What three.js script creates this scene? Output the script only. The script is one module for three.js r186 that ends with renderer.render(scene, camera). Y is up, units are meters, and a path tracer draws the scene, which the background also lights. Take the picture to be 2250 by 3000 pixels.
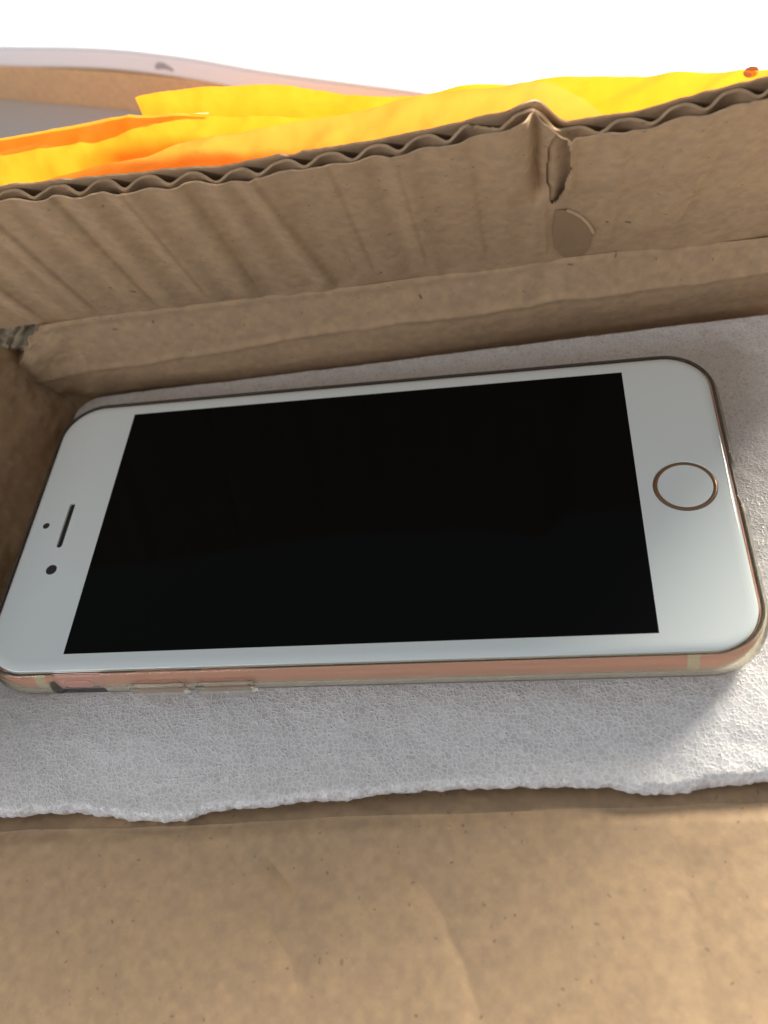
import * as THREE from 'three';
import { RectAreaLightUniformsLib } from 'three/addons/lights/RectAreaLightUniformsLib.js';
import { mergeGeometries, toCreasedNormals } from 'three/addons/utils/BufferGeometryUtils.js';

// ---------------------------------------------------------------- camera, lights, exposure
const scene = new THREE.Scene();
const mm = 0.001;
const camera = new THREE.PerspectiveCamera(60.4, 0.75, 0.01, 20);
camera.position.set(34.8 * mm, 139.2 * mm, 98.8 * mm);
camera.up.set(0.0611, 0.5867, -0.8075);
camera.lookAt(new THREE.Vector3(34.8 - 17.678, 139.2 - 78.987, 98.8 - 58.724).multiplyScalar(mm));
camera.focus = 0.160;
camera.userData.fStop = 17;
scene.add(camera);

const renderer = new THREE.WebGLRenderer({ antialias: true });
renderer.setSize(768, 1024);
renderer.toneMapping = THREE.LinearToneMapping;
renderer.toneMappingExposure = 1;
renderer.shadowMap.enabled = true;
RectAreaLightUniformsLib.init();

scene.background = new THREE.Color().setRGB(0.285, 0.295, 0.30);   // the dim room all round

// daylight through a window behind the box, to the right of it
const winAz = THREE.MathUtils.degToRad(35), winEl = THREE.MathUtils.degToRad(20.5), winD = 1.9;
const winPos = new THREE.Vector3(Math.sin(winAz) * Math.cos(winEl), Math.sin(winEl), -Math.cos(winAz) * Math.cos(winEl)).multiplyScalar(winD);
areaLight('window', winPos, new THREE.Vector3(0.02, 0, 0), 1.1, 0.55, [1.0, 0.92, 0.79], 84, 1.6,
  'bright daylight window pane behind and to the right of the carton', 'window');
// twin tube lamp hanging behind the photographer
areaLight('tube_lamp', new THREE.Vector3(-0.95, 0.66, 1.0), new THREE.Vector3(0.02, 0, 0), 1.2, 0.07, [1.0, 0.98, 1.04], 13, 3,
  'white twin tube lamp hanging in front of the carton', 'lamp', [-0.065, 0.065]);

function areaLight(name, pos, target, w, h, rgb, intensity, glow, label, category, rows = [0]) {
  const g = new THREE.Group(); g.name = name; g.position.copy(pos); g.lookAt(target); g.userData = { label, category }; scene.add(g); g.updateMatrixWorld();
  for (const dy of rows) {
    const face = new THREE.Mesh(new THREE.PlaneGeometry(w, h), new THREE.MeshStandardMaterial({ color: 0x888888, emissive: new THREE.Color().setRGB(...rgb), emissiveIntensity: glow, roughness: 0.6 }));
    face.name = 'glowing_face'; face.position.y = dy; g.add(face);
    const l = new THREE.RectAreaLight(new THREE.Color().setRGB(...rgb), intensity, w, h);
    l.name = name + '_glow'; l.position.copy(g.localToWorld(new THREE.Vector3(0, dy, 0.004))); l.lookAt(l.position.clone().add(new THREE.Vector3().subVectors(target, pos))); scene.add(l);
  }
  const H = h + rows[rows.length - 1] - rows[0];
  const fr = new THREE.Mesh(new THREE.BoxGeometry(w + 0.05, H + 0.05, 0.03), new THREE.MeshStandardMaterial({ color: 0xb8b8b4, roughness: 0.6 }));
  fr.name = 'frame'; fr.position.z = -0.02; g.add(fr);
}

// ---------------------------------------------------------------- helpers
let seed = 7;
const rnd = () => { seed = (seed + 0x6d2b79f5) | 0; let t = Math.imul(seed ^ (seed >>> 15), 1 | seed); t = (t + Math.imul(t ^ (t >>> 7), 61 | t)) ^ t; return ((t ^ (t >>> 14)) >>> 0) / 4294967296; };
const hash = (x, y, s = 0) => { let h = Math.imul(x | 0, 374761393) + Math.imul(y | 0, 668265263) + Math.imul(s | 0, 974634777); h = Math.imul(h ^ (h >>> 13), 1274126177); return ((h ^ (h >>> 16)) >>> 0) / 4294967296; };
const sm = (t) => t * t * (3 - 2 * t), clamp = (x, a = 0, b = 1) => Math.min(b, Math.max(a, x)), lerp = (a, b, t) => a + (b - a) * t;
const step = (a, b, x) => sm(clamp((x - a) / (b - a)));
function vnoise(x, y, s = 0, per = 0) {
  const ix = Math.floor(x), iy = Math.floor(y), fx = sm(x - ix), fy = sm(y - iy), w = (a) => (per ? ((a % per) + per) % per : a);
  return lerp(lerp(hash(w(ix), w(iy), s), hash(w(ix + 1), w(iy), s), fx), lerp(hash(w(ix), w(iy + 1), s), hash(w(ix + 1), w(iy + 1), s), fx), fy) * 2 - 1;
}
const fbm = (x, y, s = 0, o = 4, per = 0) => { let a = 0, k = 0.5; for (let i = 0; i < o; i++, x *= 2, y *= 2, k *= 0.5, per *= 2) a += k * vnoise(x, y, s + i * 17, per); return a; };
function spline(pts) {                       // smooth interpolation through [x, y] pairs
  const n = pts.length, m = pts.map((_, i) => i === 0 ? (pts[1][1] - pts[0][1]) / (pts[1][0] - pts[0][0]) : i === n - 1 ? (pts[n - 1][1] - pts[n - 2][1]) / (pts[n - 1][0] - pts[n - 2][0])
    : (pts[i + 1][1] - pts[i - 1][1]) / (pts[i + 1][0] - pts[i - 1][0]));
  return (x) => {
    if (x <= pts[0][0]) return pts[0][1] + m[0] * (x - pts[0][0]);
    if (x >= pts[n - 1][0]) return pts[n - 1][1] + m[n - 1] * (x - pts[n - 1][0]);
    let i = 0; while (x > pts[i + 1][0]) i++;
    const h = pts[i + 1][0] - pts[i][0], t = (x - pts[i][0]) / h, t2 = t * t, t3 = t2 * t;
    return (2 * t3 - 3 * t2 + 1) * pts[i][1] + (t3 - 2 * t2 + t) * h * m[i] + (-2 * t3 + 3 * t2) * pts[i + 1][1] + (t3 - t2) * h * m[i + 1];
  };
}
function nearLine(px, pz, poly) {            // [distance to a polyline, signed side, position along 0..1]
  let best = [1e9, 0, 0];
  for (let i = 0; i + 1 < poly.length; i++) {
    const [ax, az] = poly[i], [bx, bz] = poly[i + 1], dx = bx - ax, dz = bz - az, t = clamp(((px - ax) * dx + (pz - az) * dz) / (dx * dx + dz * dz));
    const ex = px - ax - dx * t, ez = pz - az - dz * t, d = Math.hypot(ex, ez);
    if (d < best[0]) best = [d, Math.sign(ex * dz - ez * dx) * d, (i + t) / (poly.length - 1)];
  }
  return best;
}
const ridge = (x, z, poly, w, amp, ends = 0.25) => { const [d, , t] = nearLine(x, z, poly); return amp * Math.exp(-(d * d) / (w * w)) * sm(clamp(t / ends)) * sm(clamp((1 - t) / ends)); };
const fold = (x, z, poly, w, amp, ends = 0.25) => { const [d, s, t] = nearLine(x, z, poly); return amp * Math.exp(-Math.hypot(d, 0.25) / (s > 0 ? 2.8 * w : w)) * sm(clamp(t / ends + 0.001)) * sm(clamp((1 - t) / ends)); };

function geo(pos, uv, idx) {
  const g = new THREE.BufferGeometry();
  g.setAttribute('position', new THREE.Float32BufferAttribute(pos, 3));
  g.setAttribute('uv', new THREE.Float32BufferAttribute(uv, 2));
  g.setIndex(idx); g.computeVertexNormals();
  return g;
}
// a sheet with thickness: fn(u, v) in 0..1 gives [x, y, z, s, t] in mm (s, t: paper coordinates in mm); `side` turns the front face
function sheet(nu, nv, fn, thick, side = 1, skip = null) {
  const P = [], N = [], UV = [], V = (i, j) => i * (nv + 1) + j;
  for (let i = 0; i <= nu; i++) for (let j = 0; j <= nv; j++) { const q = fn(i / nu, j / nv); P.push([q[0], q[1], q[2]]); UV.push([q[3] / 100, q[4] / 100]); }
  for (let i = 0; i <= nu; i++) for (let j = 0; j <= nv; j++) {
    const a = P[V(Math.max(i - 1, 0), j)], b = P[V(Math.min(i + 1, nu), j)], c = P[V(i, Math.max(j - 1, 0))], d = P[V(i, Math.min(j + 1, nv))];
    const e = [b[0] - a[0], b[1] - a[1], b[2] - a[2]], f = [d[0] - c[0], d[1] - c[1], d[2] - c[2]];
    const n = [e[1] * f[2] - e[2] * f[1], e[2] * f[0] - e[0] * f[2], e[0] * f[1] - e[1] * f[0]], l = side / (Math.hypot(...n) || 1);
    N.push([n[0] * l, n[1] * l, n[2] * l]);
  }
  const back = P.map((p, k) => [0, 1, 2].map((c) => p[c] - N[k][c] * thick));
  const parts = [], face = (pts, flip) => {
    const idx = [];
    for (let i = 0; i < nu; i++) for (let j = 0; j < nv; j++) { if (skip && skip(UV[V(i, j)][0] * 100, UV[V(i, j)][1] * 100)) continue; const a = V(i, j), b = V(i + 1, j), c = V(i + 1, j + 1), d = V(i, j + 1); flip ? idx.push(a, c, b, a, d, c) : idx.push(a, b, c, a, c, d); }
    parts.push(geo(pts.flat().map((x) => x * mm), UV.flat(), idx));
  };
  face(P, side < 0); face(back, side > 0);
  const rim = (ks) => {
    const pos = [], uv = [], idx = [];
    ks.forEach((k, n) => { pos.push(...P[k], ...back[k]); uv.push(...UV[k], UV[k][0], UV[k][1] + thick / 100); if (n) { const a = 2 * n - 2; side > 0 ? idx.push(a, a + 1, a + 3, a, a + 3, a + 2) : idx.push(a, a + 3, a + 1, a, a + 2, a + 3); } });
    parts.push(geo(pos.map((x) => x * mm), uv, idx));
  };
  const I = [...Array(nu + 1).keys()], J = [...Array(nv + 1).keys()];
  rim(I.map((i) => V(i, 0))); rim(J.map((j) => V(nu, j))); rim(I.map((i) => V(nu - i, nv))); rim(J.map((j) => V(0, nv - j)));
  return mergeGeometries(parts);
}
// points round a rounded rectangle with outward normals
function rrect(hl, hw, r, nc, pitch) {
  const out = [], cs = [[hl - r, hw - r, 0], [-(hl - r), hw - r, 1], [-(hl - r), -(hw - r), 2], [hl - r, -(hw - r), 3]];
  cs.forEach(([cx, cz, q], k) => {
    for (let i = 0; i <= nc; i++) { const a = (q + i / nc) * Math.PI / 2; out.push([cx + Math.cos(a) * r, cz + Math.sin(a) * r, Math.cos(a), Math.sin(a)]); }
    const [nx, nz, nq] = cs[(k + 1) % 4], a = (q + 1) * Math.PI / 2, x0 = cx + Math.cos(a) * r, z0 = cz + Math.sin(a) * r, x1 = nx + Math.cos(a) * r, z1 = nz + Math.sin(a) * r;
    const n = Math.max(1, Math.round(Math.hypot(x1 - x0, z1 - z0) / pitch));
    for (let i = 1; i < n; i++) out.push([lerp(x0, x1, i / n), lerp(z0, z1, i / n), Math.cos(a), Math.sin(a)]);
  });
  return out;
}
// loft of a profile [[y, d], ...] (d: outward offset) round an outline; profileAt may vary it from point to point
function loft(outline, profile, { capStart = false, capEnd = false, loop = false } = {}) {
  const n = outline.length, at = typeof profile === 'function' ? profile : () => profile, pos = [], uv = [], idx = [];
  let m = 0, arc = 0, last = null;
  for (let i = 0; i <= n; i++) {
    const [x, z, nx, nz] = outline[i % n], pr = at(x, z, nx, nz); m = pr.length;
    if (last) arc += Math.hypot(x - last[0], z - last[1]); last = [x, z];
    let l = 0;
    pr.forEach(([y, d], j) => { if (j) l += Math.hypot(y - pr[j - 1][0], d - pr[j - 1][1]); pos.push((x + nx * d) * mm, y * mm, (z + nz * d) * mm); uv.push(arc / 100, l / 100); });
  }
  for (let i = 0; i < n; i++) for (let j = 0; j < (loop ? m : m - 1); j++) { const k = (j + 1) % m, a = i * m + j, b = (i + 1) * m + j, c = (i + 1) * m + k, d = i * m + k; idx.push(a, c, b, a, d, c); }
  const cap = (j, flip) => { const pr = at(outline[0][0], outline[0][1], outline[0][2], outline[0][3]), c = pos.length / 3; pos.push(0, pr[j][0] * mm, 0); uv.push(0, 0); for (let i = 0; i < n; i++) flip ? idx.push(c, i * m + j, (i + 1) * m + j) : idx.push(c, (i + 1) * m + j, i * m + j); };
  if (capStart) cap(0, true);
  if (capEnd) cap(m - 1, false);
  let g = geo(pos, uv, idx);
  // close the seam's normals
  const N = g.attributes.normal; for (let j = 0; j < m; j++) { const a = j, b = n * m + j, v = [0, 1, 2].map((c) => N.array[a * 3 + c] + N.array[b * 3 + c]), l = Math.hypot(...v) || 1; v.forEach((x, c) => { N.array[a * 3 + c] = N.array[b * 3 + c] = x / l; }); }
  return g;
}
function smoothProfile(pts, k = 4) { const c = new THREE.CatmullRomCurve3(pts.map(([y, d]) => new THREE.Vector3(y, d, 0)), false, 'centripetal'); return c.getPoints((pts.length - 1) * k).map((v) => [v.x, v.y]); }
function mesh(name, g, m, parent = scene) { const o = new THREE.Mesh(g, m); o.name = name; o.castShadow = o.receiveShadow = true; parent.add(o); return o; }
function thing(name, label, category, kind) { const o = new THREE.Group(); o.name = name; o.userData = { label, category }; if (kind) o.userData.kind = kind; scene.add(o); return o; }
function part(name, parent) { const o = new THREE.Group(); o.name = name; parent.add(o); return o; }

// ---------------------------------------------------------------- textures and materials
function tex(n, fn, srgb, comps = 3) {
  const d = new Uint8Array(n * n * 4);
  for (let y = 0; y < n; y++) for (let x = 0; x < n; x++) { const c = fn(x, y), k = (y * n + x) * 4; for (let i = 0; i < 3; i++) d[k + i] = clamp(Math.round((comps === 1 ? c : c[i]) * 255), 0, 255); d[k + 3] = 255; }
  const t = new THREE.DataTexture(d, n, n); t.wrapS = t.wrapT = THREE.RepeatWrapping; t.magFilter = THREE.LinearFilter; t.minFilter = THREE.LinearMipmapLinearFilter; t.generateMipmaps = true;
  if (srgb) t.colorSpace = THREE.SRGBColorSpace; t.needsUpdate = true; return t;
}
// kraft paper: mottled pulp, fibres and dark and light specks (100 mm tile)
const KN = 1024, specks = new Float32Array(KN * KN), fibres = new Float32Array(KN * KN);
for (let k = 0; k < 420; k++) {
  const cx = rnd() * KN, cy = rnd() * KN, big = rnd(), r = big > 0.96 ? 1.6 + rnd() * 1.4 : 0.4 + rnd() * 0.9, dark = rnd() < 0.75 ? -1 : 0.55, st = 1 + rnd() * 1.5, a = rnd() * 3.14, v = dark * (0.25 + 0.75 * rnd()) * (big > 0.95 ? 1 : 0.7);
  for (let y = -8; y <= 8; y++) for (let x = -8; x <= 8; x++) { const u = (x * Math.cos(a) + y * Math.sin(a)) / st, w = -x * Math.sin(a) + y * Math.cos(a), q = Math.hypot(u, w); if (q < r + 1) specks[(((cy + y) | 0) + KN) % KN * KN + (((cx + x) | 0) + KN) % KN] += v * clamp(r + 1 - q); }
}
for (let k = 0; k < 9000; k++) {
  let x = rnd() * KN, y = rnd() * KN, a = rnd() * 6.28, l = 8 + rnd() * 22, v = (rnd() - 0.5) * 0.5;
  for (let i = 0; i < l; i++) { x += Math.cos(a); y += Math.sin(a); a += (rnd() - 0.5) * 0.25; fibres[((y | 0) + KN * 4) % KN * KN + ((x | 0) + KN * 4) % KN] += v; }
}
const kraftMap = tex(KN, (x, y) => {
  const u = x / KN, v = y / KN, m = fbm(u * 70, v * 70, 3, 4, 70) * 0.085 + fbm(u * 5, v * 5, 9, 3, 5) * 0.025 + fibres[y * KN + x] * 0.11, s = specks[y * KN + x];
  const k = 1 + m + (s < 0 ? s * 0.38 : s * 0.22);
  return [0.715 * k, 0.605 * k * (1 - 0.02 * m), 0.48 * k * (1 - 0.3 * m)];
}, true);
const kraftBump = tex(KN, (x, y) => 0.5 + 0.35 * fbm(x / KN * 60, y / KN * 60, 5, 3, 60) + fibres[y * KN + x] * 0.35, false, 1);
const kraft = new THREE.MeshStandardMaterial({ map: kraftMap, bumpMap: kraftBump, bumpScale: 0.00007, roughness: 0.82, name: 'kraft_paper' });
// the flutes are plain kraft; only where the face paper is torn off (a patch with a hard outline) does the browner inner layer show
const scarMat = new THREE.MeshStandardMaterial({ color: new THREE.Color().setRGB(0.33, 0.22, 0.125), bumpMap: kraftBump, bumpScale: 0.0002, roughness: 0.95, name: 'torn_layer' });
const pulpMat = new THREE.MeshStandardMaterial({ color: new THREE.Color().setRGB(0.42, 0.36, 0.26), bumpMap: kraftBump, bumpScale: 0.0004, roughness: 1, name: 'grey_pulp' });
const kraftTorn = new THREE.MeshStandardMaterial({ map: kraftMap, color: new THREE.Color().setRGB(1.5, 1.6, 1.75), bumpMap: kraftBump, bumpScale: 0.0002, roughness: 0.95, name: 'torn_paper' });

// expanded foam: a net of cell walls round thin skins (100 mm tile, cells of about 1 mm)
const FN = 2048, FC = 112, cellH = new Float32Array(FN * FN), cellW = new Float32Array(FN * FN), cellR = new Float32Array(FN * FN);
for (let y = 0; y < FN; y++) for (let x = 0; x < FN; x++) {
  const wx = x / FN * FC + 0.35 * vnoise(x / FN * 40, y / FN * 40, 61, 40), wy = y / FN * FC + 0.35 * vnoise(x / FN * 40, y / FN * 40, 62, 40), ix = Math.floor(wx), iy = Math.floor(wy);
  let f1 = 9, f2 = 9, id = 0, dx1 = 0, dy1 = 0, jx = 0, jy = 0;
  for (let b = -1; b <= 1; b++) for (let a = -1; a <= 1; a++) {
    const cx = ((ix + a) % FC + FC) % FC, cy = ((iy + b) % FC + FC) % FC, px = ix + a + 0.1 + 0.8 * hash(cx, cy, 71), py = iy + b + 0.1 + 0.8 * hash(cx, cy, 72), rr = 0.5 * hash(cx, cy, 73), d = Math.hypot(px - wx, py - wy) - rr;
    if (d < f1) { f2 = f1; f1 = d; dx1 = wx - px; dy1 = wy - py; jx = cx; jy = cy; } else if (d < f2) f2 = d;
  }
  const wall = Math.exp(-(((f2 - f1) / 0.2) ** 2)), k = y * FN + x, tilt = (hash(jx, jy, 81) - 0.5) * dx1 + (hash(jx, jy, 82) - 0.5) * dy1;
  cellW[k] = wall; cellR[k] = hash(jx, jy, 83);
  cellH[k] = 0.26 + 0.17 * wall + (0.10 * tilt + 0.06 * (hash(jx, jy, 84) - 0.5)) * (1 - wall) + 0.14 * fbm(x / FN * 120, y / FN * 120, 91, 3, 120);
}
for (let k = 0; k < 15000; k++) {             // glint points: raised glossy bumps, their sparkle also painted whiter into the colour
  const cx = rnd() * FN, cy = rnd() * FN, a = rnd() * Math.PI, l = rnd() * rnd() * 4, w = 1.2 + rnd() * 1.5, h = 0.2 + 0.5 * rnd() * rnd(), c = Math.cos(a), sn = Math.sin(a);
  for (let y = -8; y <= 8; y++) for (let x = -8; x <= 8; x++) {
    const u = Math.max(0, Math.abs(x * c + y * sn) - l), q = (u * u + (-x * sn + y * c) ** 2) / (w * w); if (q > 4) continue;
    const i = (((cy + y) | 0) + FN) % FN * FN + (((cx + x) | 0) + FN) % FN, e = Math.exp(-q);
    cellH[i] = Math.max(cellH[i], 0.30 + h * e); cellW[i] = Math.max(cellW[i], e);
  }
}
const foamBump = tex(FN, (x, y) => cellH[y * FN + x], false, 1);
const foamMap = tex(FN, (x, y) => { const k = y * FN + x, c = lerp(0.835 + 0.04 * (cellR[k] - 0.5), 0.925, cellW[k]); return [c * 0.997, c * 0.997, c * 1.0]; }, true);
const foamRough = tex(1024, (x, y) => { const k = (y * 2) * FN + x * 2; return lerp(0.2 + 0.45 * cellR[k], 0.14, cellW[k]); }, false, 1);
const foamMat = new THREE.MeshPhysicalMaterial({ map: foamMap, bumpMap: foamBump, bumpScale: 0.00025, roughness: 1, roughnessMap: foamRough, ior: 1.5, name: 'foam' });

const whiteGlass = new THREE.MeshPhysicalMaterial({ color: new THREE.Color().setRGB(0.72, 0.79, 0.79), roughness: 0.07, ior: 1.5, name: 'white_glass' });
const gasketMat = new THREE.MeshStandardMaterial({ color: new THREE.Color().setRGB(0.78, 0.76, 0.66), roughness: 0.4, name: 'gasket' });
const screenMat = new THREE.MeshPhysicalMaterial({ color: new THREE.Color().setRGB(0.0042, 0.0046, 0.0045), roughness: 0.05, ior: 1.5, specularIntensity: 0.1, name: 'black_screen' });
const darkMat = new THREE.MeshPhysicalMaterial({ color: new THREE.Color().setRGB(0.012, 0.013, 0.012), roughness: 0.25, name: 'dark_lens' });
const gapMat = new THREE.MeshStandardMaterial({ color: new THREE.Color().setRGB(0.05, 0.04, 0.035), roughness: 0.7, name: 'gap' });
const roseMat = new THREE.MeshPhysicalMaterial({ color: new THREE.Color().setRGB(0.95, 0.50, 0.44), metalness: 0.1, roughness: 0.4, name: 'rose_aluminium' });
const bandMat = new THREE.MeshStandardMaterial({ color: new THREE.Color().setRGB(0.90, 0.86, 0.72), roughness: 0.5, name: 'antenna_plastic' });
const ringMat = new THREE.MeshStandardMaterial({ color: new THREE.Color().setRGB(0.32, 0.22, 0.15), metalness: 1, roughness: 0.3, name: 'ring_metal' });
const caseMat = new THREE.MeshPhysicalMaterial({ color: new THREE.Color().setRGB(0.97, 0.95, 0.88), transmission: 0.95, thickness: 0.001, ior: 1.42, roughness: 0.04, attenuationColor: new THREE.Color().setRGB(0.86, 0.80, 0.62), attenuationDistance: 0.0028, name: 'clear_silicone' });

const caseThick = caseMat.clone(); caseThick.name = 'milky_silicone'; caseThick.transmission = 0.9; caseThick.roughness = 0.08;

// ---------------------------------------------------------------- the setting: table top, white slab on a brown board behind
const TY = -11.7;
const tableMat = new THREE.MeshStandardMaterial({ color: new THREE.Color().setRGB(0.62, 0.58, 0.55), roughness: 0.7, bumpMap: kraftBump, bumpScale: 0.00005, name: 'grey_table' });
{
  const g = new THREE.BoxGeometry(2.4, 0.02, 1.8); const t = mesh('tabletop', g, tableMat); t.position.set(0, TY * mm - 0.01, -0.3); t.userData = { kind: 'structure', label: 'grey table surface under the carton', category: 'table' };
}
function board(name, front, y0, y1, mat, bevel, label, category) {
  const pts = new THREE.CatmullRomCurve3(front.map(([x, z]) => new THREE.Vector3(x, 0, z)), false, 'centripetal').getPoints(120);
  const s = new THREE.Shape(); pts.forEach((p, i) => i ? s.lineTo(p.x * mm, -p.z * mm) : s.moveTo(p.x * mm, -p.z * mm));
  s.lineTo(0.9, 0.95); s.lineTo(-0.9, 0.95); s.closePath();
  const g = new THREE.ExtrudeGeometry(s, { depth: (y1 - y0) * mm - 2 * bevel, bevelEnabled: true, bevelThickness: bevel, bevelSize: bevel, bevelOffset: -bevel, bevelSegments: 4, curveSegments: 1 });
  const o = thing(name, label, category);
  o.position.y = y0 * mm;
  const m = mesh('slab', toCreasedNormals(g, 0.15), mat, o); m.rotation.x = -Math.PI / 2; m.position.y = bevel;
  return o;
}
const boardMap = kraftMap.clone(); boardMap.repeat.set(12, 12); boardMap.needsUpdate = true;
board('brown_board', [[-900, -530], [-500, -364], [-164.5, -226.5], [-131, -213.2], [-94, -198.1], [-61.9, -183.5], [0, -153], [60, -124], [160, -106], [420, -98], [900, -98]], TY, 2.45,
  new THREE.MeshStandardMaterial({ map: boardMap, color: new THREE.Color().setRGB(1.25, 1.2, 1.1), roughness: 0.75, name: 'brown_fibreboard' }), 0.0005, 'brown fibreboard lying behind the carton under the white slab', 'board');
const slab = board('white_slab', [[-900, -484], [-500, -343], [-149.1, -218.6], [-118.6, -208.5], [-99.2, -200.9], [-71.1, -186.8], [-43.4, -170.5], [-21.5, -158.8], [-2.6, -149], [60, -118], [160, -101], [420, -94], [900, -94]], 2.55, 10,
  new THREE.MeshPhysicalMaterial({ color: new THREE.Color().setRGB(0.79, 0.81, 0.87), roughness: 0.95, specularIntensity: 0.3, name: 'white_laminate' }), 0.0018, 'white slab with rounded edge on the brown board', 'slab');
{
  const sh = []; for (let i = 0; i < 14; i++) { const a = i / 14 * 6.283, r = 1 + 0.12 * Math.sin(a * 3 + 1); sh.push(new THREE.Vector2(Math.cos(a) * 4.0 * r * mm, (Math.sin(a) * 1.1 * r - 0.09 * (Math.cos(a) * 4) ** 2 + 0.7) * mm)); }
  const g = new THREE.ExtrudeGeometry(new THREE.Shape(sh), { depth: 0.0002, bevelEnabled: false });
  const s = mesh('scuff_mark', g, new THREE.MeshStandardMaterial({ color: new THREE.Color().setRGB(0.36, 0.35, 0.40), roughness: 0.9, name: 'scuff' }), slab);
  s.position.set(-81.5 * mm, 3.6 * mm, -192.1 * mm); s.rotation.y = -0.46;
}

// ---------------------------------------------------------------- the carton
const carton = thing('cardboard_box', 'opened brown corrugated cardboard box holding the foam sheet and smartphone', 'box');
const c1y = spline([[-95, 24.5], [-66, 23.0], [-39, 22.0], [-13, 20.9], [21, 20.0], [50, 19.6], [84, 17.2], [115, 16.4]]);
const c2y = spline([[-95, 9], [-66, 8.6], [-52, 8.4], [-11, 9.6], [37, 10.1], [84, 10.9], [100, 11]]);
const backZ = (x) => -49.6 - 0.0434 * x;
{
  mesh('floor', sheet(40, 30, (u, v) => { const x = lerp(-79, 90, u), z = lerp(-60 - 0.0434 * x, 49 - 0.05 * x, v); return [x, -8.3, z, x, z]; }, 3.2, -1), kraft, carton);
  // back wall: two fold lines under the flap
  mesh('back_wall', sheet(380, 60, (u, v) => {
    const tear = step(0.62, 0.95, v) * (11.5 + 2.6 * fbm(v * 9, 4, 201, 3)), x = lerp(-84 + tear, 108, u), a = c2y(x) + 1.5 * fbm(x / 14, 1, 4), b = c1y(x) + 0.5, rec = 2.6 + 3.6 * step(-15, 55, x);
    const y = v < 0.55 ? lerp(-8.2, a, v / 0.55) : lerp(a, b, (v - 0.55) / 0.45);
    let z = backZ(x) + (v < 0.55 ? lerp(-rec, 1.0, sm(v / 0.55) * 0.5 + v / 0.55 * 0.5) : lerp(1.0, (c1y(x) - 20.5) * 0.466, (v - 0.55) / 0.45));
    z += 0.4 * Math.exp(-(((y - a) / 0.8) ** 2)) + 0.4 * Math.exp(-(((y - b + 0.8) / 1.2) ** 2));
    z += 0.4 * fbm(x / 16, y / 7, 21) + step(-58, -82, x) * (2.0 * fbm(x / 7, y / 6, 27) + 2.5);
    z += 0.5 * Math.exp(-(((x - 37 - (y - 10) * 0.25) / 2.2) ** 2)) * -step(9, 12, y);
    return [x, y, z, x, y + 140];
  }, 3.0, 1), kraft, carton);

  // back flap, leaning in over the foam: liner, fluting, liner, cut open along its top edge
  const flap = part('back_flap', carton);
  const lean = THREE.MathUtils.degToRad(25), cu = Math.cos(lean), su = Math.sin(lean);
  const top = spline([[-100, 48.5], [-54.5, 46.6], [-46.3, 45.8], [-38, 45.0], [-30, 44.3], [-21.7, 44.2], [-13.9, 43.3], [-8.8, 44.0], [2.5, 44.7], [10.2, 44.7], [17.9, 45.4], [25.4, 46.6], [32.7, 48.4], [36.0, 48.6], [38.2, 47.2], [40.4, 44.6], [42.6, 43.4], [46.9, 43.2], [53.9, 43.4], [60.5, 44.7], [67.2, 45.0], [71, 45.2], [130, 46]]);
  const hinge = (s) => (c1y(s) - 20.5) / cu;
  const PITCH = 7.9;
  const bend = (s, v) => {                      // shape of the whole board across its face, towards the viewer
    let w = 1.4 * Math.sin((s + 20) / 46) * Math.max(0, v / 45) + 0.6 * fbm(s / 30, v / 40, 31, 2) * step(-2, 8, v);
    const d = step(22, 30, v);
    w += d * (-1.2 * Math.exp(-(((s - 38.4) / 2.2) ** 2)) + 0.5 * Math.exp(-(((s - 33) / 3) ** 2)) + 0.8 * step(38, 42.5, s) * (1 - step(55, 75, s)));
    return w;
  };
  const face = (s, v) => {                      // and the paper's own relief: washboard over the flutes, pressed creases
    const t = v / 45;
    let w = 0.36 * Math.cos(s / PITCH * 2 * Math.PI) * (0.35 + 0.65 * t) * (0.7 + 0.6 * vnoise(s / 14, 3, 41)) + 0.6 * fbm(s / 6, v / 60, 43, 2) * step(0, 6, v) + 0.02 * fbm(s / 1.6, v / 3, 47, 2);
    w += 0.8 * (step(-13.6, -10.6, s - (44 - v) * 0.1) - step(-9.8, -8.4, s - (44 - v) * 0.1)) * step(0, 6, v);
    for (const [c, b, h] of [[-71, 4, 0.36], [-58, 3, 0.4], [-45, 3.4, 0.36], [-33, 2.6, 0.32], [-22, 3, 0.3], [3, 2.6, 0.3], [14, 3.2, 0.34], [26, 2.8, 0.3], [51, 3, 0.3]]) w += h * (step(c - b, c, s) - step(c + 0.2, c + 1.4, s)) * step(1, 12, v);
    w += 0.35 * (step(60, 63, s + (44 - v) * 0.16) - step(69, 69.8, s + (44 - v) * 0.16)) * step(4, 10, v);
    w += 0.35 * (step(34.5, 37.5, s) - step(38.6, 39.4, s)) * step(2, 5, v) * (1 - step(18, 27, v));
    w += 0.9 * Math.exp(-(((s - 42.9) / 0.5) ** 2)) * step(25, 30, v) * (1 - step(42, 46, v)); w -= 1.9 * Math.exp(-(((s - 37.4 - 0.3 * vnoise(v / 5, 3, 303)) / 0.75) ** 2)) * step(22, 30, v);
    w -= 0.25 * Math.max(0, 1 - v / 4) * Math.sin(s / 6);
    return w;
  };
  const place = (s, v, w) => { const y = 20.5 + v * cu - w * su, z = backZ(s) + v * su + w * cu; return [s, y, z, s, v + 60]; };
  const rag = (s) => (0.3 + 1.1 * Math.exp(-(((s - 39) / 4) ** 2))) * fbm(s / 2.2, 7, 51, 3);
  const torn = (s, t) => { const v = t - 60; return Math.hypot((s - 40.6 - 0.05 * (v - 34)) / 2.0, (v - 35) / 10.5) + 0.34 * fbm(v / 4.5, s / 3, 305, 3) < 0.97; };
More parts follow.
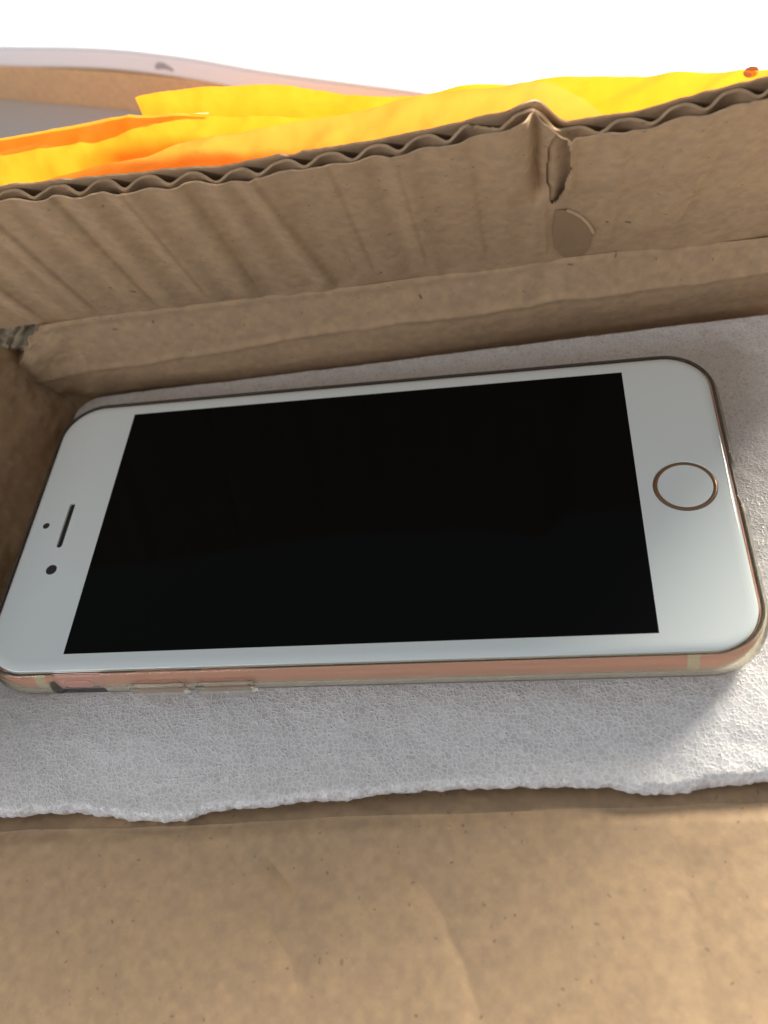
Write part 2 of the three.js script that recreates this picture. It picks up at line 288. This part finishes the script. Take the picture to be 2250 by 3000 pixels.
  mesh('inner_liner', sheet(900, 90, (u, t) => { const s = lerp(-96, 119, u), v = lerp(hinge(s) - 0.3, top(s) + rag(s), t); return place(s, v, bend(s, v) + face(s, v)); }, 0.32, 1, torn), kraft, flap);
  mesh('fluting', sheet(960, 24, (u, t) => { const s = lerp(-96, 119, u), v = lerp(hinge(s) - 2, top(s) - 0.35 + 1.3 * rag(s + 9), t); const wv = 0.5 + 0.5 * Math.cos(s / PITCH * 2 * Math.PI), k = 1.9 + 0.35 * vnoise(s / 11, 2, 55); return place(s, v, bend(s, v) - 0.62 - k * (1 - Math.pow(wv, 1.5))); }, 0.5, 1), kraft, flap);
  mesh('outer_liner', sheet(400, 40, (u, t) => { const s = lerp(-96, 119, u), v = lerp(hinge(s) - 3, top(s) + 0.2 + rag(s + 40), t); return place(s, v, bend(s, v) - 3.15 + 0.06 * fbm(s / 3, v / 9, 57)); }, 0.32, 1), kraft, flap);
  // scar where the surface paper is torn off, and its curled white edge
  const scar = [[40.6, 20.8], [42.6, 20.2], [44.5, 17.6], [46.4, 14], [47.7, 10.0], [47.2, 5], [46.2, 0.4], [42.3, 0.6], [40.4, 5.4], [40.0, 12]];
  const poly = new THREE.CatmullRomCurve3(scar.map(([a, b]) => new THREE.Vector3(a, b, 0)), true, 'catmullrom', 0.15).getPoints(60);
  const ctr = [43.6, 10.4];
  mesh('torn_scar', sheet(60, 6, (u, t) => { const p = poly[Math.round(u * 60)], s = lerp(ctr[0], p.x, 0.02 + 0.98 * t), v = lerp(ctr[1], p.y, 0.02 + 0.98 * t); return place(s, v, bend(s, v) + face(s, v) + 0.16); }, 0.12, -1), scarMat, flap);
  const curl = new THREE.CatmullRomCurve3([[42.4, 20.6], [44.6, 18.0], [46.6, 14.2], [47.8, 10.2]].map(([s, v]) => { const q = place(s, v, bend(s, v) + face(s, v) + 0.22); return new THREE.Vector3(q[0], q[1], q[2]).multiplyScalar(mm); }));
  mesh('torn_edge', new THREE.TubeGeometry(curl, 40, 0.00034, 8), kraftTorn, flap);

  // left wall, crumpled near the torn corner
  mesh('left_wall', sheet(160, 60, (u, v) => {
    const z = lerp(-48 + step(0.72, 1, v) * (6 + 3 * fbm(v * 8, 2, 205)), 62, u), y = lerp(-8.2, 21, v);
    let x = -77.2 - 0.045 * (z + 48) * 0 - (y + 8) * 0.34;
    x += 1.6 * fbm(z / 12, y / 8, 63) + step(-24, -48, z) * (2.4 + 2.2 * fbm(z / 6, y / 5, 67));
    return [x, y, z, z + 20, y + 40];
  }, 3.0, -1), kraft, carton);
  // torn corner: crumpled grey-brown pulp showing in the split
  mesh('torn_corner', sheet(70, 50, (u, v) => {
    const y = lerp(7, 27, v);
    let x = lerp(-93, -66, u), z = -50.5 + 3.5 * step(-74, -90, x);
    const n = fbm(u * 9, v * 8, 75, 4), m = fbm(u * 7 + 3, v * 7, 78, 4);
    return [x + 1.5 * n, y + 1.5 * m, z + 5.5 * m + 2.5 * Math.abs(n), u * 20, v * 20];
  }, 0.5, 1), pulpMat, carton);
  mesh('right_wall', sheet(120, 40, (u, v) => {
    const z = lerp(-54, 58, u), y = lerp(-8.2, 7, v);
    const x = 86.5 + (y + 8) * 0.75 + 1.0 * fbm(z / 14, y / 9, 83);
    return [x, y, z, z + 20, y + 80];
  }, 3.0, 1), kraft, carton);

  // near wall under the foam's ragged edge, folding out into the near flap
  const crease = spline([[-90, 59.0], [-60, 57.0], [-26, 56.1], [-3, 54.7], [34, 53.5], [65, 52.4], [92, 51.6]]);
  mesh('near_wall', sheet(220, 24, (u, v) => {
    const x = lerp(-84, 92, u), c = crease(x) + 0.25 * fbm(x / 8, 2, 91), z = lerp(c - 8, c, v), y = lerp(-8.1, -3.7, Math.pow(v, 0.8)) + 0.25 * fbm(x / 7, z / 5, 93);
    return [x, y, z, x, z + 30];
  }, 2.6, -1), kraft, carton);
  const r1 = [[-13, 60.5], [-12.1, 61.9], [-8.5, 65.3], [-5.6, 71.5]], r1b = [[-12.6, 67], [-12.1, 69.5], [-9.7, 73.3], [-7.1, 76.4], [-4.4, 83]], ed = [[-5.4, 56.5], [-5.2, 65.3], [-5.2, 71.9], [-4.6, 82]], r2 = [[6, 57.5], [8.6, 61], [11.1, 63.8], [13.2, 65.6], [16.2, 69.6], [17.2, 72.6], [19, 75.1], [20.2, 79], [22.3, 83.8], [23, 95]], r3 = [[51.5, 57], [52.6, 67.7], [52.2, 92]], r4 = [[-62, 66], [-57.8, 63.7], [-53.9, 60], [-47, 58.2]];
  mesh('near_flap', sheet(520, 200, (u, v) => {
    const x = lerp(-88, 96, u), c = crease(x) + 0.25 * fbm(x / 8, 2, 91), z = c + 0.02 + v * 62, k = z - c;
    let y = -3.6 + 0.9 * step(0, 3.2, k) - 0.02 * k;
    y += 0.4 * fbm(x / 20, z / 30, 95, 2) * step(0, 8, k) + 0.025 * fbm(x / 2.5, z / 3, 97, 3);
    y += fold(x, z, r1, 1.6, -0.95, 0.3) + fold(x, z, r1b, 1.7, -1.0, 0.3) + fold(x, z, ed, 2.8, -0.35, 0.12) + fold(x, z, r2, 2.3, -0.8, 0.25) + fold(x, z, r3, 4, -0.5, 0.3) + ridge(x, z, r4, 1.2, 0.4);
    y += 0.5 * step(-44, -66, x) * fbm(x / 5, z / 4, 99, 3);
    return [x, y, z, x, z + 30];
  }, 3.0, -1), kraft, carton);
}

// ---------------------------------------------------------------- yellow padded envelope behind the flap
const sheetMat = (name, r, g, b, t) => new THREE.MeshPhysicalMaterial({ color: new THREE.Color().setRGB(r, g, b), transmission: t, thickness: 0, roughness: 0.9, clearcoat: 1, clearcoatRoughness: 0.18, side: THREE.DoubleSide, bumpMap: kraftBump, bumpScale: 0.00008, name });
const yellowFilm = sheetMat('yellow_film', 0.97, 0.41, 0.02, 0.44), frontFilm = sheetMat('orange_film', 0.93, 0.46, 0.06, 0.34);
const envelope = thing('padded_envelope', 'open yellow translucent mailing envelope crumpled behind the cardboard flap', 'envelope');
function film(name, x0, x1, rim, zTop, zBot, yBot, s0, amp, parent, mat, lean = 0) {
  const nu = 260, nv = 60, pos = [], uv = [], idx = [];
  for (let i = 0; i <= nu; i++) for (let j = 0; j <= nv; j++) {
    const u = i / nu, t = j / nv, x = lerp(x0, x1, u), y1 = rim(x), y = lerp(typeof yBot === 'function' ? yBot(x) : yBot, y1, t);
    let z = lerp(zBot, zTop, t) + lean * x + amp * fbm(x / 22, y / 18, s0, 4) * (0.4 + 0.6 * t) + 0.5 * fbm(x / 5, y / 4, s0 + 5, 3) + 2.6 * Math.abs(fbm(x / 26 + y / 30, y / 9, s0 + 7, 2)) * t + 1.1 * Math.abs(vnoise(x / 9 - y / 7, y / 12 + x / 40, s0 + 8));
    pos.push((x + 0.6 * fbm(y / 6, x / 9, s0 + 9) * (u < 0.5 ? 1 : 0)) * mm, y * mm, z * mm); uv.push(x / 100, y / 100);
    if (i < nu && j < nv) { const a = i * (nv + 1) + j, b = a + nv + 1; idx.push(a, b, b + 1, a, b + 1, a + 1); }
  }
  return mesh(name, geo(pos, uv, idx), mat, parent);
}
{
  const rimA = spline([[-100, 51.5], [-67.3, 52.5], [-47, 53.1], [-37, 54.1], [-26.7, 56.3], [-8.5, 57], [7.3, 57.8], [17.5, 58.8], [32.1, 58.5], [41.5, 56.5], [47.1, 53.0], [52, 48], [60, 40]]);
  const rimF = spline([[-100, 56.4], [-68, 57], [-52.8, 57.2], [-38, 57.3], [-26.8, 56.3], [-10, 54], [10, 51], [40, 46]]);
  const rimG = spline([[-43, 54.6], [-41, 55], [-31.8, 55.1], [-16.2, 54.2], [-3.3, 51.6], [3, 49.4], [8.5, 48], [24.4, 47.5], [39.1, 47.2], [60.4, 44.9], [82.9, 42.4], [110, 40]]);
  film('front_film', -98, 58, rimA, -52, -74, -11, 111, 3.0, envelope, frontFilm);
  const back = film('back_film', -98, 38, rimF, -62, -79, -11, 121, 2.4, envelope, yellowFilm);
  film('hem', -98, -24, (x) => rimF(x) + 0.05, -62.6, -62.8, (x) => rimF(x) - 3.6 + 3.4 * step(-46, -24, x) + 0.5 * fbm(x / 6, 2, 311), 121, 2.4, back, frontFilm);
  const cf = film('closing_flap', -43, 108, rimG, -75, -83, -11, 131, 2.6, envelope, yellowFilm);
  const spot = mesh('brown_spot', new THREE.IcosahedronGeometry(0.0013, 3), new THREE.MeshStandardMaterial({ color: new THREE.Color().setRGB(0.42, 0.16, 0.09), roughness: 0.7, name: 'brown_tape' }), cf);
  spot.scale.set(1.1, 0.8, 0.3); spot.position.set(79.6 * mm, 42.2 * mm, -73.6 * mm);
}

// ---------------------------------------------------------------- foam sheet
const foam = thing('foam_sheet', 'white closed cell packing foam sheet with torn edge lining the cardboard box', 'foam sheet');
{
  const nearZ = spline([[-90, 57], [-60, 55.7], [-27, 54.9], [2, 52.7], [20, 51.3], [41, 50.7], [66, 49.8], [95, 49]]);
  const rag = (x) => 1.5 * fbm(x / 17, 3, 141, 2) + 1.5 * Math.abs(vnoise(x / 10, 5, 143)) - 0.7 + 0.3 * fbm(x / 2.4, 9, 145, 3);
  const x0 = -73.5, x1 = 87, nx = 520, nt = 330, pos = [], uv = [], idx = [], rows = [];
  for (let i = 0; i <= nx; i++) {
    const x = lerp(x0, x1, i / nx), zn = nearZ(x) + rag(x), e = clamp((x - x0) / 6), zf = -48.2 - 0.0434 * x + 6 * (1 - Math.sqrt(1 - (1 - e) ** 2));
    const sec = [[-8, zf + 0.5], [-4, zf], [-0.6, zf]];
    for (let k = 0; k <= nt; k++) sec.push([0, lerp(zf + 0.6, zn - 1.6, k / nt)]);
    const th = 3.4 + 1.2 * fbm(x / 8, 1, 147), drop = 0.55 * (1 + vnoise(x / 20, 1, 157));
    for (let k = 1; k <= 20; k++) { const a = k / 20, ang = a * Math.PI; sec.push([-th / 2 + th / 2 * Math.cos(ang), zn - 1.6 + (1.6 + 0.5 * fbm(x / 1.3, a * 4, 149, 3)) * Math.pow(Math.sin(ang), 0.8)]); }
    sec.push([-5.5, zn - 4], [-8, zn - 7]);
    let l = 0;
    sec.forEach(([y, z], j) => {
      if (j) l += Math.hypot(y - sec[j - 1][0], z - sec[j - 1][1]);
      const topK = 1;
      pos.push(x * mm, (y + topK * (0.28 * fbm(x / 9, z / 9, 151, 2) - 0.1 + 0.16 * fbm(x / 2.6, z / 2.6, 153, 2)) - (j > nt + 3 ? drop : j < 3 ? 0 : drop * step(zn - 14, zn - 1.6, z))) * mm, z * mm); uv.push(x / 100, l / 100);
    });
    rows.push(sec.length);
  }
  const m = rows[0];
  for (let i = 0; i < nx; i++) for (let j = 0; j + 1 < m; j++) { const a = i * m + j, b = a + m; idx.push(a, a + 1, b + 1, a, b + 1, b); }
  for (const i of [0, nx]) for (let j = 1; j + 2 < m; j++) i ? idx.push(i * m, i * m + j, i * m + j + 1) : idx.push(0, j + 1, j);
  mesh('sheet', geo(pos, uv, idx), foamMat, foam);
}

// ---------------------------------------------------------------- smartphone (lying face up, its top end to the left)
const phone = thing('smartphone', 'rose gold smartphone with white front and dark screen lying face up on the foam', 'smartphone');
const PY = 1.3, GL = 7.3, outline = rrect(69.15, 33.55, 9.6, 20, 1.2);
phone.position.y = PY * mm;
const flat = (shape, y, depth = 0, seg = 48) => {            // horizontal plate from a shape drawn in x, -z
  const g = depth ? new THREE.ExtrudeGeometry(shape, { depth: depth * mm, bevelEnabled: false, curveSegments: seg }) : new THREE.ShapeGeometry(shape, seg);
  g.rotateX(-Math.PI / 2); g.translate(0, y * mm, 0); return g;
};
const circle = (x, z, r) => { const s = new THREE.Path(); s.absarc(x * mm, -z * mm, r * mm, 0, Math.PI * 2, true); return s; };
const disc = (x, z, r) => { const s = new THREE.Shape(); s.absarc(x * mm, -z * mm, r * mm, 0, Math.PI * 2, false); return s; };
const stadium = (C, x, z, hw, hl) => { const s = new C(); s.moveTo((x - hw) * mm, -(z - hl + hw) * mm); s.absarc(x * mm, -(z - hl + hw) * mm, hw * mm, Math.PI, 0, true); s.absarc(x * mm, -(z + hl - hw) * mm, hw * mm, 0, -Math.PI, true); s.closePath(); return s; };
{
  mesh('frame', loft(outline, smoothProfile([[0, -3.4], [0.3, -2.1], [1.0, -0.95], [1.9, -0.28], [3.0, -0.02], [4.0, -0.02], [5.0, -0.2], [5.8, -0.55], [6.25, -0.92]]), { capStart: true }), roseMat, phone);
  mesh('gap_line', loft(outline, [[6.25, -0.92], [6.12, -1.0], [6.12, -1.12], [6.3, -1.16]]), gapMat, phone);
  const gl = mesh('front_glass', loft(outline, smoothProfile([[6.62, -1.22], [6.72, -1.14], [6.85, -1.2], [7.0, -1.4], [7.14, -1.75], [7.25, -2.25], [7.3, -2.9]], 5)), whiteGlass, phone);
  mesh('gasket', loft(outline, smoothProfile([[6.2, -1.2], [6.35, -1.05], [6.5, -1.05], [6.58, -1.24]])), gasketMat, phone);
  const sh = new THREE.Shape(outline.map(([x, z, nx, nz]) => new THREE.Vector2((x - nx * 2.9) * mm, -(z - nz * 2.9) * mm)));
  const hole = new THREE.Path(); const SX = 52.03, SZ = 29.25;
  hole.moveTo(-SX * mm, -SZ * mm); hole.lineTo(-SX * mm, SZ * mm); hole.lineTo(SX * mm, SZ * mm); hole.lineTo(SX * mm, -SZ * mm); hole.closePath();
  sh.holes.push(hole, circle(60.1, 0, 5.6), circle(-64.4, -0.1, 0.72), circle(-60.0, 10.7, 1.12), stadium(THREE.Path, -60.0, 0, 0.62, 5.5));
  mesh('face_plate', flat(sh, GL), whiteGlass, gl);
  const rect = new THREE.Shape(); rect.moveTo(-SX * mm, -SZ * mm); rect.lineTo(SX * mm, -SZ * mm); rect.lineTo(SX * mm, SZ * mm); rect.lineTo(-SX * mm, SZ * mm);
  mesh('screen', flat(rect, GL - 0.01), screenMat, phone);
  mesh('front_camera', flat(disc(-60.0, 10.7, 1.14), GL - 0.06), darkMat, phone);
  mesh('proximity_sensor', flat(disc(-64.4, -0.1, 0.74), GL - 0.06), darkMat, phone);
  // earpiece: a real slot with white walls and a dark grille at its floor
  const slotWall = (() => { const pts = stadium(THREE.Path, -60.0, 0, 0.62, 5.5).getPoints(16), pos = [], uv = [], idx = []; pts.forEach((p, i) => { pos.push(p.x, GL * mm, -p.y, p.x, (GL - 0.7) * mm, -p.y); uv.push(0, 0, 0, 0); if (i) { const a = 2 * i - 2; idx.push(a, a + 1, a + 3, a, a + 3, a + 2); } }); return geo(pos, uv, idx); })();
  const ear = mesh('earpiece', slotWall, whiteGlass, phone);
  mesh('grille', flat(stadium(THREE.Shape, -60.0, 0, 0.64, 5.52), GL - 0.45), darkMat, ear);
  // home button: dished disc in a metal ring
  const hb = mesh('home_button', (() => { const p = []; for (let i = 0; i <= 12; i++) { const r = 4.74 * i / 12; p.push(new THREE.Vector2(r * mm, (GL - 0.16 + 0.10 * (r / 4.74) ** 2) * mm)); } const g = new THREE.LatheGeometry(p, 72); return g; })(), whiteGlass, phone);
  hb.position.set(60.1 * mm, 0, 0);
  mesh('ring', new THREE.LatheGeometry([[4.74, -0.14], [4.78, -0.06], [4.9, -0.01], [5.2, -0.04], [5.45, -0.12], [5.5, -0.3]].map(([r, y]) => new THREE.Vector2(r * mm, (GL + y) * mm)), 96), ringMat, hb);
  mesh('bezel_groove', new THREE.LatheGeometry([[5.5, -0.2], [5.6, 0.0]].map(([r, y]) => new THREE.Vector2(r * mm, (GL + y) * mm)), 96), whiteGlass, hb);
  // antenna bands wrapped over the rounded side, a hair proud of the metal
  const prof = smoothProfile([[0.6, -1.45], [1.0, -0.95], [1.9, -0.28], [3.0, -0.02], [4.0, -0.02], [5.0, -0.2], [5.8, -0.55], [6.22, -0.9]]);
  for (const [x, sd] of [[56.9, 1], [-56.2, 1], [56.9, -1], [-56.2, -1]]) {
    const pos = [], uv = [], idx = [];
    prof.forEach(([y, d], j) => { for (const e of [-0.95, 0.95]) { pos.push((x + e) * mm, y * mm, sd * (33.55 + d + 0.02) * mm); uv.push(0, 0); } if (j) { const a = 2 * j - 2; sd > 0 ? idx.push(a, a + 1, a + 3, a, a + 3, a + 2) : idx.push(a, a + 3, a + 1, a, a + 2, a + 3); } });
    mesh('antenna_band', geo(pos, uv, idx), bandMat, phone);
  }
  // ring/silent switch in its recess, and two volume keys
  const key = (name, x0, x1, y0, y1, out, mat, par = phone) => { const s = new THREE.Shape(), r = (y1 - y0) / 2 * mm; s.moveTo(x0 * mm + r, y0 * mm); s.lineTo(x1 * mm - r, y0 * mm); s.absarc(x1 * mm - r, (y0 + y1) / 2 * mm, r, -Math.PI / 2, Math.PI / 2, false); s.lineTo(x0 * mm + r, y1 * mm); s.absarc(x0 * mm + r, (y0 + y1) / 2 * mm, r, Math.PI / 2, Math.PI * 1.5, false); const g = new THREE.ExtrudeGeometry(s, { depth: 0.4 * mm, bevelEnabled: true, bevelSize: 0.1 * mm, bevelThickness: 0.1 * mm, bevelSegments: 3, curveSegments: 12 }); g.translate(0, 0, (33.55 + out - 0.5) * mm); return mesh(name, g, mat, par); };
  const sw = key('mute_switch', -52.0, -46.4, 3.1, 4.9, 0.14, roseMat);
  key('switch_slot', -52.6, -45.6, 2.2, 3.0, 0.05, gapMat, sw);
  key('volume_button', -38.6, -29.5, 2.4, 4.7, 0.32, roseMat);
  key('volume_button', -26.2, -17.0, 2.4, 4.7, 0.32, roseMat);
}

// ---------------------------------------------------------------- clear case round the phone
const cover = thing('phone_case', 'clear slightly yellowed silicone case round the smartphone', 'phone case');
cover.position.y = PY * mm;
{
  const cutX = (x) => step(-54.2, -53.4, x) * (1 - step(-45.0, -44.0, x));
  const cutZ = (z) => 0.7 * step(-6.5, -4.2, z) * (1 - step(2.2, 4.5, z));
  const outer = [[-1.2, -3.4], [-1.0, -2.0], [-0.4, -0.9], [0.5, 0.15], [1.6, 0.72], [3.0, 0.98], [4.4, 0.9], [5.6, 0.55], [6.4, 0.1], [6.85, -0.2], [7.03, -0.46]];
  const inner = [[6.98, -0.72], [6.7, -0.78], [6.45, -0.72], [6.0, -0.5], [5.2, -0.12], [4.2, 0.1], [3.0, 0.12], [1.9, -0.12], [1.0, -0.78], [0.3, -1.9], [-0.08, -3.4]];
  const O = smoothProfile(outer, 3), I = smoothProfile(inner, 3), innerD = spline([...inner].reverse().map(([y, d]) => [y, d]));
  const ol = rrect(69.15, 33.55, 9.6, 20, 0.5);
  const prof = (x, z, nx, nz) => {
    let c = nz > 0.99 ? cutX(x) : nx > 0.99 ? cutZ(z) : 0;
    const o = O.map(([y, d]) => { const k = c * step(0.6, 1.6, y); return [lerp(y, Math.min(y, 6.3), k), lerp(d, Math.min(d, innerD(clamp(Math.min(y, 6.3), -0.08, 6.9)) + 0.16), k)]; });
    return [...o, ...I.map(([y, d]) => [lerp(y, Math.min(y, 6.2), c * step(5.6, 6, y)), d])];
  };
  mesh('shell', loft(ol, prof, { capStart: true, capEnd: true }), caseMat, cover);
  for (const [x0, x1] of [[-39.6, -28.6], [-27.2, -16.0]]) {
    const y0 = 1.5, y1 = 4.9, zB = 34.62, h = 0.7, b = 0.6, P = [[x0, y0, zB], [x1, y0, zB], [x1, y1, zB - 0.15], [x0, y1, zB - 0.15], [x0 + b, y0 + 0.5, zB + h], [x1 - b, y0 + 0.5, zB + h], [x1 - b, y1 - 0.6, zB + h - 0.15], [x0 + b, y1 - 0.6, zB + h - 0.15]];
    const F = [[4, 5, 6, 7], [0, 1, 5, 4], [1, 2, 6, 5], [2, 3, 7, 6], [3, 0, 4, 7], [3, 2, 1, 0]], pos = [];
    F.forEach((f) => [0, 1, 2, 0, 2, 3].forEach((k) => pos.push(...P[f[k]].map((v) => v * mm))));
    const g = new THREE.BufferGeometry(); g.setAttribute('position', new THREE.Float32BufferAttribute(pos, 3)); g.setAttribute('uv', new THREE.Float32BufferAttribute(new Float32Array(pos.length / 3 * 2), 2)); g.computeVertexNormals();
    mesh('button_cover', g, caseThick, cover);
  }
}

renderer.render(scene, camera);
